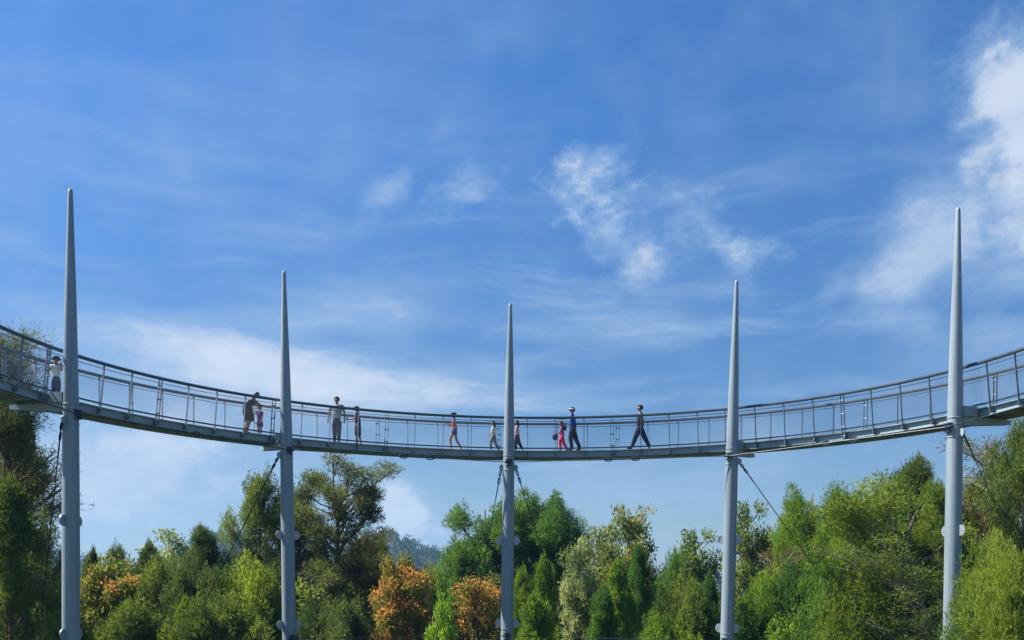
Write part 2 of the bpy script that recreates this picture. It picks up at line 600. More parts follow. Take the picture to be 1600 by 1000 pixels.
k0 = math.ceil((-SPOST - S0) / DS)
k1 = math.floor((SPOST - S0) / DS)
for side in (0, 1):
    for k in range(k0, k1 + 1):
        s = S0 + k * DS
        dbl = (k % 4 == 0)
        offs = (-0.055, 0.055) if dbl else (0.0,)
        a = outw(s)
        mb = MB()
        tg = UP.cross(a).normalized()
        for of in offs:
            p0, p1 = rail_pt(s + of, side, 0.0), rail_pt(s + of, side, 0.985)
            ax = (p1 - p0) * 0.5
            mb.box((p0 + p1) / 2, tg * 0.007 if dbl else tg * 0.009, a * 0.032, ax)
            # foot plate bolted on the beam
        pf = rail_pt(s, side, 0.05)
        mb.box(pf + a * (0.062 if side == 0 else -0.062), tg * (0.075 if dbl else 0.022), a * 0.066, UP * 0.07)
        mb.tube([pf - tg * (.09 if dbl else .035), pf + tg * (.09 if dbl else .035)], .016, 6)
        if dbl:
            for q in (0.25, 0.55, 0.85):
                pc = rail_pt(s, side, q)
                mb.tube([pc - tg * 0.085, pc + tg * 0.085], 0.022, 6)
        else:
            pc = rail_pt(s, side, 0.94)
            mb.box(pc + tg * 0.03, tg * 0.03, a * 0.012, UP * 0.012)
        mb.build('post', M['post'], walk)
    # wire mesh, one panel between each pair of double posts
    kk = sorted(set([k0] + [k for k in range(k0, k1 + 1) if k % 4 == 0] + [k1]))
    ta, tb = 0.27, 0.95
    hh = (tb - ta) * (H_RAIL - H_BB)
    for ka, kb in zip(kk[:-1], kk[1:]):
        sa, sb = S0 + ka * DS + 0.07, S0 + kb * DS - 0.07
        mb = MB()
        st = 0.085
        w = 0.0021
        for dr in (1, -1):
            c = sa - hh
            while c < sb + hh:
                # wire from (c, 0) rising to (c + hh*dr)
                q0, q1 = 0.0, 1.0
                if dr == 1:
                    e0, e1 = c, c + hh * 0.62
                else:
                    e0, e1 = c + hh * 0.62, c
                # clip to panel
                lo, hi = 0.0, 1.0
                d = e1 - e0
                for bound, sign in ((sa, 1), (sb, -1)):
                    f0, f1 = (e0 - bound) * sign, (e1 - bound) * sign
                    if f0 < 0 and f1 < 0:
                        lo, hi = 1, 0
                    elif f0 < 0:
                        lo = max(lo, f0 / (f0 - f1))
                    elif f1 < 0:
                        hi = min(hi, f0 / (f0 - f1))
                if hi - lo > 0.02:
                    pts = [rail_pt(e0 + d * (lo + (hi - lo) * i / 2), side, ta + (tb - ta) * (lo + (hi - lo) * i / 2)) for i in range(3)]
                    mb.tube(pts, w * 1.05, 3, cap=False)
                c += st
        mb.build('wire_mesh', M['mesh'], walk)
for k in range(k0 * 2, k1 * 2 + 1):
    s = S0 + k * DS / 2
    a = outw(s)
    tg = UP.cross(a).normalized()
    big = (k % 2 == 0)
    MB().box(ring(s, WID / 2) + UP * (H_DECK - 0.05 - (0.09 if big else 0.06)), tg * (0.04 if big else 0.025), a * (WID / 2 - 0.118), UP * (0.088 if big else 0.058)).build('joist', M['beam'], walk)

mb = MB()
for side in (0, 1):
    for k in list(range(k0 - 10, k0)) + list(range(k1 + 1, k1 + 11)):
        s = S0 + k * DS
        if abs(s) < SEND - .1:
            a = outw(s)
            p0, p1 = rail_pt(s, side, 0.0), rail_pt(s, side, 0.985)
            mb.box((p0 + p1) / 2, UP.cross(a).normalized() * 0.009, a * 0.032, (p1 - p0) * 0.5)
tag(mb.build('end_posts', M['post'], walk), kind='stuff')

# ------------------------------------------------------------------ masts
PH0, PST, RP = -0.0358, 0.6449, 0.955 * RR
AXIS = [((111, 1000), (110, 295)), ((452, 1000), (443.5, 423)), ((792, 1000), (797.5, 474)), ((1136, 1000), (1151, 438)), ((1487, 1000), (1497, 324))]
LAB = ['grey tapered mast nearest the small child in the dark hat, sky to its right side',
       'grey tapered mast in front of the tall open-crowned pine',
       'slenderest grey mast, standing between the girl in cream and the girl in black leggings',
       'grey tapered mast just beyond the man in navy, with a stay falling to the right',
       'grey tapered mast with the bright green tree overlapping its foot']
H_CL = EYE + 4.80
MAST = []
for i in range(5):
    ph = PH0 + PST * (i - 2)
    Y = YC + RP * math.cos(ph)
    (bx, by), (tx, ty) = AXIS[i]
    pb, pt = at(bx, by, Y), at(tx, ty, Y)
    ax = (pt - pb).normalized()
    zb = tz(pb.x, Y) - 0.3

    def on(z, pb=pb, ax=ax):
        return pb + ax * ((z - pb.z) / ax.z)
    base = on(zb)
    e = empty('mast', (base.x, base.y, zb))
    tag(e, LAB[i], 'mast', 'tapered masts carrying the skywalk')
    zt = pt.z
    zs = [zb, EYE - 3, EYE + 1, EYE + 3.5, EYE + 4.9, EYE + 5.6, EYE + 6.5, EYE + 7.4, EYE + 8.5, EYE + 9.6, zt - 0.12, zt - 0.03, zt]
    rs = [.255, .248, .243, .232, .222, .212, .196, .178, .150, .116, .070, .058, .026]
    MB().tube([on(z) for z in zs], rs, 28).build('shaft', M['mast'], e, True)
    mb = MB()
    for z, r in ((EYE + 5.08, .221), (EYE + 4.50, .2285), (EYE - 1.75, .248)):
        mb.tube([on(z - .012), on(z + .012)], r + .012, 28)
    mb.build('seam_ring', M['mast'], e, True)
    rad = Vector((math.sin(ph), math.cos(ph), 0))
    tg = Vector((math.cos(ph), -math.sin(ph), 0))
    # round ear plates
    for z in (EYE + 1.72, EYE - 1.55):
        for sg in (-1, 1):
            c = on(z) + tg * sg * 0.31
            p = MB()
            p.disc(c, rad, .165, .03, 20)
            p.box(on(z) + tg * sg * 0.24, tg * .07, rad * .0148, UP * .12)
            p.disc(c + tg * sg * 0.07 - rad * .018, rad, .028, .012, 10)
            p.build('ear_plate', M['galv'], e)
    # cable saddle on the inner face
    for zc in (H_CL, EYE - 2.03):
        c = on(zc) - rad * 0.25
        p = MB()
        p.box(c + UP * .10, tg * .12, rad * .06, UP * .018)
        p.box(c - UP * .13, tg * .12, rad * .06, UP * .016)
        for q in (-.05, .05):
            p.box(c + tg * q - rad * .02, tg * .012, rad * .05, UP * .10)
        p.tube([c - tg * .16 - rad * .03, c + tg * .16 - rad * .03], .045, 10)
        p.build('cable_saddle', M['dark'], e)
    # cantilever arm under the deck, from the mast to the outer beam
    p = MB()
    c0 = on(H_BB - .08) + rad * 0.18
    L = RR + WID + .12 - RP - 0.18
    prof0 = [(-.15, -.20), (.15, -.20), (.15, .07), (-.15, .07)]
    prof1 = [(-.11, -.06), (.11, -.06), (.11, .07), (-.11, .07)]
    bv = len(p.v)
    for o, pr in ((c0, prof0), (c0 + rad * L, prof1)):
        for (x, z) in pr:
            p.v.append(tuple(o + tg * x + UP * z))
    p.f += [(bv + k, bv + (k + 1) % 4, bv + 4 + (k + 1) % 4, bv + 4 + k) for k in range(4)] + [(bv + 3, bv + 2, bv + 1, bv), (bv + 4, bv + 5, bv + 6, bv + 7)]
    p.build('cantilever_arm', M['beam'], e)
    p = MB()
    p.box(on(H_BT - .1) + rad * .40, tg * .20, rad * .26, UP * .15)
    p.build('deck_bracket', M['beam'], e)
    MAST.append((on, rad, tg, e))


# ------------------------------------------------------------------ cables
def cable(name, p0, p1, label, group, tb=None, r=0.017, sag=0.0):
    p0, p1 = Vector(p0), Vector(p1)
    e = empty(name, p0)
    tag(e, label, 'cable', group)
    n = 12
    pts = [p0.lerp(p1, i / n) - UP * (sag * 4 * (i / n) * (1 - i / n)) for i in range(n + 1)]
    MB().tube(pts, r, 6).build('rope', M['cable'], e)
    if tb:
        d = (p1 - p0).normalized()
        sd = d.cross(UP).normalized() if abs(d.z) < .95 else Vector((1, 0, 0))
        uu = sd.cross(d)
        L = (p1 - p0).length
        for q in tb:
            c = p0 + d * (L * q) - UP * (sag * 4 * q * (1 - q))
            t = MB()
            t.loop(c - d * .52, d, uu, .16, .07, .022)
            t.loop(c + d * .52, d, uu, .16, .07, .022)
            t.tube([c - d * .40, c + d * .40], .030, 8)
            t.tube([c - d * .95, c - d * .66], .028, 8)
            t.tube([c + d * .66, c + d * .95], .028, 8)
            t.build('turnbuckle', M['dark'], e)
    return e


CN = [m[0](H_CL) - m[1] * 0.28 for m in MAST]
names = ['steel ring cable under the bent woman and toddler, between the first two masts',
         'steel ring cable under the man in grey, meeting the slenderest mast from the left',
         'steel ring cable under the striding man in navy',
         'steel ring cable under the empty right-hand stretch of railing']
for i in range(4):
    cable('ring_cable', CN[i], CN[i + 1], names[i], 'ring cables slung below the skywalk', (0.56 if i != 2 else 0.53,))
cable('ring_cable', CN[0], ring(-QA - 5, 0.0) + UP * (H_CL + .1), 'steel ring cable running out past the child in the dark hat', 'ring cables slung below the skywalk')
cable('ring_cable', CN[4], ring(QA + 5, 0.0) + UP * (H_CL + .1), 'steel ring cable running out beyond the last mast on the right', 'ring cables slung below the skywalk')
LN = [m[0](EYE - 2.03) - m[1] * 0.28 for m in MAST]
cable('ground_cable', LN[2], LN[3], 'thin low cable leaving the foot of the slenderest mast towards the right', 'low cables between the mast feet', r=.012)
cable('ground_cable', LN[1], LN[2], 'thin low cable reaching the foot of the slenderest mast from the left', 'low cables between the mast feet', r=.012)


def stay(i, sg, px, py, Yend, label, r=.018):
    on, rad, tg, e = MAST[i]
    p0 = on(EYE + 4.55) + tg * sg * 0.30 + rad * .06
    d = at(px, py, Yend)
    dd = (d - p0)
    k = (tz(d.x, d.y) - p0.z) / dd.z
    p1 = p0 + dd * k
    o = cable('stay_cable', p0, p1, label, 'stay cables anchoring the masts', None, r)
    u = dd.normalized()
    t = MB()
    w = u.cross(rad).normalized()
    t.loop(p0 + u * .16, u, w, .12, .05, .016)
    t.loop(p0 + u * .48, u, w, .15, .045, .015)
    t.tube([p0 + u * .3, p0 + u * .45], .022, 8)
    t.tube([p0 + u * .62, p0 + u * 1.2], .022, 8)
    t.build('turnbuckle', M['dark'], o)
    q = MB()
    q.disc(on(EYE + 4.62) + tg * sg * .26, rad, .12, .035, 14)
    q.build('lug', M['beam'], o)


stay(0, -1, 66, 950, 30.5, 'thin dark stay falling beside the foliage left of the nearest mast')
stay(1, -1, 355, 872, 38.5, 'dark stay slanting down from the mast in front of the open pine', .026)
stay(2, -1, 738, 980, 40.5, 'dark stay falling on the left side of the slenderest mast')
stay(2, 1, 868, 925, 41.0, 'dark stay falling across the big round conifer')
stay(3, 1, 1238, 837, 38.5, 'dark stay slanting down against open sky right of its mast')
stay(4, 1, 1560, 800, 31.0, 'dark stay with a big shackle at the mast by the brown conifer', .011)


# ------------------------------------------------------------------ trees
def unit(a):
    return a / np.maximum(np.linalg.norm(a, axis=-1, keepdims=True), 1e-9)


def blades(rng, lobes, per, ln, wd, up=0.5, jit=0.6, hollow=0.35, quad=False, tip_tint=None, plume=False):
    """lobes: array (n, 5) x y z r tint -> verts, faces, tint"""
    n = len(lobes)
    cnt = np.maximum((per * (lobes[:, 3] / 0.45) ** 2).astype(int), 12)
    ii = np.repeat(np.arange(n), cnt)
    m = len(ii)
    d = unit(rng.normal(size=(m, 3)))
    rho = (hollow + (1 - hollow) * rng.random((m, 1)) ** 0.6)
    r = lobes[ii, 3:4]
    # lumpy lobe
    ph = rng.random((n, 3)) * 6.28
    lump = 1 + 0.28 * np.sin(d[:, 0:1] * 4 + ph[ii, 0:1]) * np.sin(d[:, 1:2] * 4 + ph[ii, 1:2]) + 0.15 * np.sin(d[:, 2:3] * 7 + ph[ii, 2:3])
    if plume:
        dz = np.clip(d[:, 2:3], 0, 1)
        dd = d * np.concatenate([1 - .55 * dz ** 2, 1 - .55 * dz ** 2, .80 + .65 * dz], 1)
    else:
        dd = d * np.array([1, 1, 0.85])
    p = lobes[ii, :3] + dd * r * rho * lump
    dr = unit(d * 0.9 + np.array([0, 0, up]) + rng.normal(size=(m, 3)) * jit)
    sd = unit(np.cross(dr, rng.normal(size=(m, 3))))
    L = ln * (0.6 + 0.8 * rng.random((m, 1)))
    Wd = wd * (0.7 + 0.6 * rng.random((m, 1)))
    t = np.clip(lobes[ii, 4] + rng.normal(size=m) * 0.18, 0, 1)
    if tip_tint is not None:
        t = tip_tint(rng, p, d, rho[:, 0], ii)
    if quad:
        a = p - dr * 0
        v = np.stack([a, p + dr * L * 0.45 + sd * Wd, p + dr * L, p + dr * L * 0.45 - sd * Wd], 1).reshape(-1, 3)
        f = np.arange(m * 4).reshape(m, 4)
    else:
        v = np.stack([p - sd * Wd, p + sd * Wd, p + dr * L], 1).reshape(-1, 3)
        f = np.arange(m * 3).reshape(m, 3)
    return v, f, t


class Tree:
    """one tree's shape: trunk mesh, crown mesh, height and width"""
    pass


def grow(seed, h, branches, per=240, ln=0.24, wd=0.022, up=0.5, jit=0.6, hollow=0.35, quad=False, trunk_r=0.16, lean=(0, 0), trunk_top=0.92, twigs=3, lobe=(0.3, 0.5), tip=None, extra=None, leaf_from=0.45, nl=4, spread=0.25, droop=0.0, bark_n=6, plume=False, thin=1.0):
    """branches: list of (height fraction, azimuth, elevation, length)"""
    rng = np.random.default_rng(seed)
    tb = MB()
    lx, ly = lean
    def axis(t):
        w = 0.12 * math.sin(t * 5 + seed) * t
        return Vector((lx * t * t + w, ly * t * t + 0.7 * w, h * t))
    n = 8
    tb.tube([axis(trunk_top * i / n) for i in range(n + 1)], [trunk_r * (1 - 0.85 * i / n) + 0.012 for i in range(n + 1)], bark_n)
    lob = []
    for (t, azm, elv, L) in branches:
        o = axis(min(t, trunk_top))
        d = Vector((math.cos(azm) * math.cos(elv), math.sin(azm) * math.cos(elv), math.sin(elv)))
        pts = [o]
        r0 = max(0.012, trunk_r * 0.42 * (1 - t) + 0.012 * L) * thin
        k = 5
        for i in range(k):
            d = (d + Vector((rng.normal() * .12, rng.normal() * .12, 0.10 - droop))).normalized()
            pts.append(pts[-1] + d * (L / k))
        tb.tube(pts, [r0 * (1 - 0.16 * i) + .004 for i in range(k + 1)], 5, cap=False)
        tint = float(np.clip(rng.normal(0.45, 0.36), 0.0, 1.0))
        for j in range(nl):
            q = leaf_from + (1 - leaf_from) * (j + rng.random() * .8) / nl
            q = min(q, 1.0)
            x = q * k
            i0 = min(int(x), k - 1)
            c = pts[i0].lerp(pts[i0 + 1], x - i0)
            sp = spread * L * 0.5
            c = c + Vector((rng.normal() * sp, rng.normal() * sp, rng.normal() * sp * .6))
            r = rng.uniform(*lobe)
            lob.append((c.x, c.y, c.z, r, float(np.clip(tint + rng.normal() * .1, 0, 1))))
            if j < twigs:
                p0 = pts[max(i0 - 1, 0)]
                tb.tube([p0, p0.lerp(c, .55) + Vector((0, 0, .04)), c], [r0 * .45 + .003, r0 * .3 + .003, .004], 4, cap=False)
    lob = np.array(lob)
    if extra is not None:
        lob = np.concatenate([lob, np.array(extra)])
    v, f, t = blades(rng, lob, per, ln, wd, up, jit, hollow, quad, tip, plume)
    T = Tree()
    T.crown = np_mesh('crown', v, f, LEAF['olive'], t)
    me = bpy.data.meshes.new('trunk')
    me.from_pydata(tb.v, [], tb.f)
    me.polygons.foreach_set('use_smooth', [True] * len(me.polygons))
    me.materials.append(M['bark'])
    T.trunk = me
    T.h = float(np.percentile(v[:, 2], 99.9))
    T.w = float(np.percentile(v[:, 0], 99) - np.percentile(v[:, 0], 1))
    T.cx = float((np.percentile(v[:, 0], 99) + np.percentile(v[:, 0], 1)) / 2)
    return T


def br_cone(seed, n, w, t0=0.06, t1=0.98, p=0.75, elv=(0.6, 1.1)):
    rg = random.Random(seed)
    out = []
    for i in range(n):
        t = t0 + (t1 - t0) * (i / (n - 1)) ** 0.9
        L = 0.5 * w * max(1 - t, 0.02) ** p * rg.uniform(.45, 1.5) + .12
        out.append((t, i * 2.399 + rg.uniform(-.4, .4), rg.uniform(*elv), L / math.cos(0.75) if L > .2 else L))
    return out


def br_round(seed, n, w, h, t0=0.2, t1=0.7, top=0.95):
    rg = random.Random(seed)
    out = []
    for i in range(n):
        t = t0 + (t1 - t0) * rg.random()
        e = math.asin(rg.uniform(-0.05, 1.0))
        L = 1.0 / math.sqrt((math.cos(e) / (w * .5)) ** 2 + (math.sin(e) / max(h * (top - t), .3)) ** 2)
        out.append((t, i * 2.399 + rg.uniform(-.5, .5), e, L * rg.uniform(.60, 1.06)))
    return out


TR = {}
NE = dict(ln=.15, wd=.024, up=.6, jit=.7, hollow=.55, plume=True)
TR['spire_a'] = grow(11, 6.0, br_cone(1, 60, 2.3, p=.85), per=357, lobe=(.26, .42), leaf_from=.72, nl=2, spread=.10, trunk_top=1.0, **NE)
TR['spire_b'] = grow(12, 6.0, br_cone(2, 56, 3.0, p=.85), per=357, lobe=(.30, .52), leaf_from=.72, nl=2, spread=.12, trunk_top=1.0, **NE)
TR['mound_a'] = grow(21, 6.0, br_round(3, 50, 4.6, 6.0, .1, .6), per=340, lobe=(.42, .78), leaf_from=.78, nl=2, spread=.10, **NE)
TR['mound_b'] = grow(22, 6.0, br_round(4, 44, 5.2, 6.0, .15, .65), per=340, lobe=(.46, .86), leaf_from=.78, nl=2, spread=.10, **NE)
TR['cas_a'] = grow(31, 12.0, br_cone(5, 62, 5.6, .15, .99, .62, (.35, .95)), per=255, lobe=(.36, .68), leaf_from=.66, nl=3, spread=.14, trunk_r=.2, trunk_top=.99, **NE)
TR['cas_b'] = grow(32, 12.0, br_cone(6, 50, 6.4, .2, .98, .55, (.3, .9)), per=238, lobe=(.40, .74), leaf_from=.66, nl=3, spread=.16, trunk_r=.2, trunk_top=.98, **NE)
BL = dict(ln=.20, wd=.050, up=.1, jit=.9, hollow=.2, quad=True)
TR['broad_a'] = grow(41, 9.0, br_round(7, 46, 4.4, 9.0, .3, .8), per=56, lobe=(.34, .62), leaf_from=.6, nl=3, spread=.16, **BL)
TR['broad_b'] = grow(42, 9.0, br_round(8, 36, 4.0, 9.0, .35, .85), per=52, lobe=(.3, .56), leaf_from=.55, nl=3, spread=.18, **BL)
TR['bush'] = grow(43, 6.0, br_round(9, 60, 3.2, 6.0, .08, .75), per=74, lobe=(.3, .5), leaf_from=.5, nl=3, spread=.16, **BL)


OL = dict(ln=.15, wd=.036, up=.2, jit=.8, hollow=.25, quad=True)


def hot_tips(share):
    def f(rng, p, d, rho, ii):
        k = rng.random(ii.max() + 1)
        hgt = np.clip(p[:, 2] / 6.0, 0, 1)
        hot = (k[ii] < share * (.35 + hgt)) & (d[:, 2] + d[:, 0] * -.2 > -.25) & (rho > .5)
        return np.where(hot, np.clip(rng.normal(.66, .28, len(ii)), 0, 1), np.clip(rng.normal(.10, .09, len(ii)), 0, 1))
    return f


TR['orange_a'] = grow(44, 6.0, br_round(10, 70, 3.2, 6.0, .1, .75), per=150, lobe=(.26, .46), leaf_from=.6, nl=3, spread=.14, tip=hot_tips(.44), **OL)
TR['orange_b'] = grow(45, 6.0, br_round(13, 60, 3.6, 6.0, .1, .75), per=145, lobe=(.26, .46), leaf_from=.6, nl=3, spread=.16, tip=hot_tips(.34), **OL)
TR['rosy'] = grow(46, 6.0, br_round(16, 60, 3.4, 6.0, .1, .75), per=145, lobe=(.26, .46), leaf_from=.6, nl=3, spread=.16, tip=hot_tips(.14), **OL)
TR['round_a'] = grow(51, 12.0, br_round(14, 66, 5.2, 12.0, .35, .72), per=323, lobe=(.44, .80), leaf_from=.80, nl=2, spread=.06, trunk_r=.22, **NE)
TR['round_b'] = grow(52, 12.0, br_round(15, 76, 6.0, 12.0, .35, .72), per=323, lobe=(.46, .86), leaf_from=.80, nl=2, spread=.06, trunk_r=.22, **NE)
TR['near_mound'] = grow(23, 6.0, br_round(24, 80, 4.6, 6.0, .1, .6), per=620, lobe=(.36, .66), leaf_from=.74, nl=2, spread=.10, ln=.12, wd=.013, up=.7, jit=.6, hollow=.6, plume=True)
# the open pine behind the second mast: bare limbs, tufted ends
rg = random.Random(77)
ob = []
for i in range(36):
    t = .42 + .44 * rg.random()
    ob.append((t, i * 2.4, rg.uniform(.25, 1.25), rg.uniform(1.7, 2.9)))
TR['open_pine'] = grow(61, 12.5, ob, per=200, lobe=(.30, .62), leaf_from=.80, nl=3, ln=.17, wd=.020, up=.6, jit=.6, spread=.16, trunk_r=.24, trunk_top=.86, hollow=.2)
ob = []
for i in range(74):
    t = .2 + .78 * (i / 74)
    ob.append((t, rg.uniform(0, 6.28), rg.uniform(.2, .9), rg.uniform(1.2, 3.0) * (1.25 - .85 * t)))
TR['wispy'] = grow(62, 15.0, ob, per=150, lobe=(.30, .62), leaf_from=.45, nl=5, ln=.13, wd=.010, up=.5, jit=.7, spread=.20, trunk_r=.26, trunk_top=.99, hollow=.1, twigs=4)
# the leaning one at the right: bare pale boughs below, green tips on the sunny side
ob = []
for i in range(110):
    a = rg.gauss(PI, .95)
    ob.append((rg.uniform(.25, .97), a, rg.uniform(.1, 1.15), rg.uniform(1.6, 3.8)))
TR['leaning'] = grow(63, 10.5, ob, per=210, lobe=(.30, .58), leaf_from=.74, nl=3, ln=.14, wd=.020, up=.7, jit=.6, plume=True, spread=.09, trunk_r=.22, lean=(-2.2, 0), hollow=.3)
ob = []
for i in range(64):
    ob.append((rg.uniform(.25, .97), rg.gauss(PI, .9), rg.uniform(.1, 1.0), rg.uniform(1.8, 3.8)))
TR['bare_fan'] = grow(65, 9.0, ob, thin=.38, per=70, lobe=(.22, .46), leaf_from=.30, nl=7, twigs=7, ln=.16, wd=.02, up=.4, jit=.7, spread=.16, trunk_r=.2, lean=(-1.8, 0), hollow=.1)
ob = []
for i in range(70):
    ob.append((rg.uniform(.3, .98), rg.uniform(0, 6.28), rg.uniform(.0, .8), rg.uniform(.9, 2.4)))
TR['ragged'] = grow(64, 12.0, ob, per=60, lobe=(.22, .48), leaf_from=.4, nl=4, ln=.24, wd=.02, up=.3, jit=.7, spread=.2, trunk_r=.2, hollow=.1, trunk_top=.99)


def plant(kind, leaf, px, py, wpx, Y, name, label, cat='tree', rz=None, group=None, bark='bark', squeeze=1.0):
    """a tree whose top shows at (px, py) and whose crown is wpx pixels wide, Y metres off"""
    T = TR[kind]
    top = at(px, py, Y)
    gz_ = tz(top.x, Y) - .05
    H = top.z - gz_
    sz = H / T.h
    sxy = (wpx / F * Y) / T.w
    rng = random.Random(hash((px, py)) & 0xffff)
    rz = rng.uniform(0, 6.28) if rz is None else rz
    e = empty(name, (top.x - (T.cx * sxy if rz == 0 else 0), Y, gz_), rz)
    tag(e, label, cat, group)
    for nm, me, mt in (('trunk', T.trunk, M[bark]), ('crown', T.crown, LEAF[leaf])):
        o = bpy.data.objects.new(nm, me)
        COL.objects.link(o)
        o.parent = e
        o.scale = (sxy, sxy * squeeze, sz)
        o.material_slots[0].link = 'OBJECT'
        o.material_slots[0].material = mt
    return e


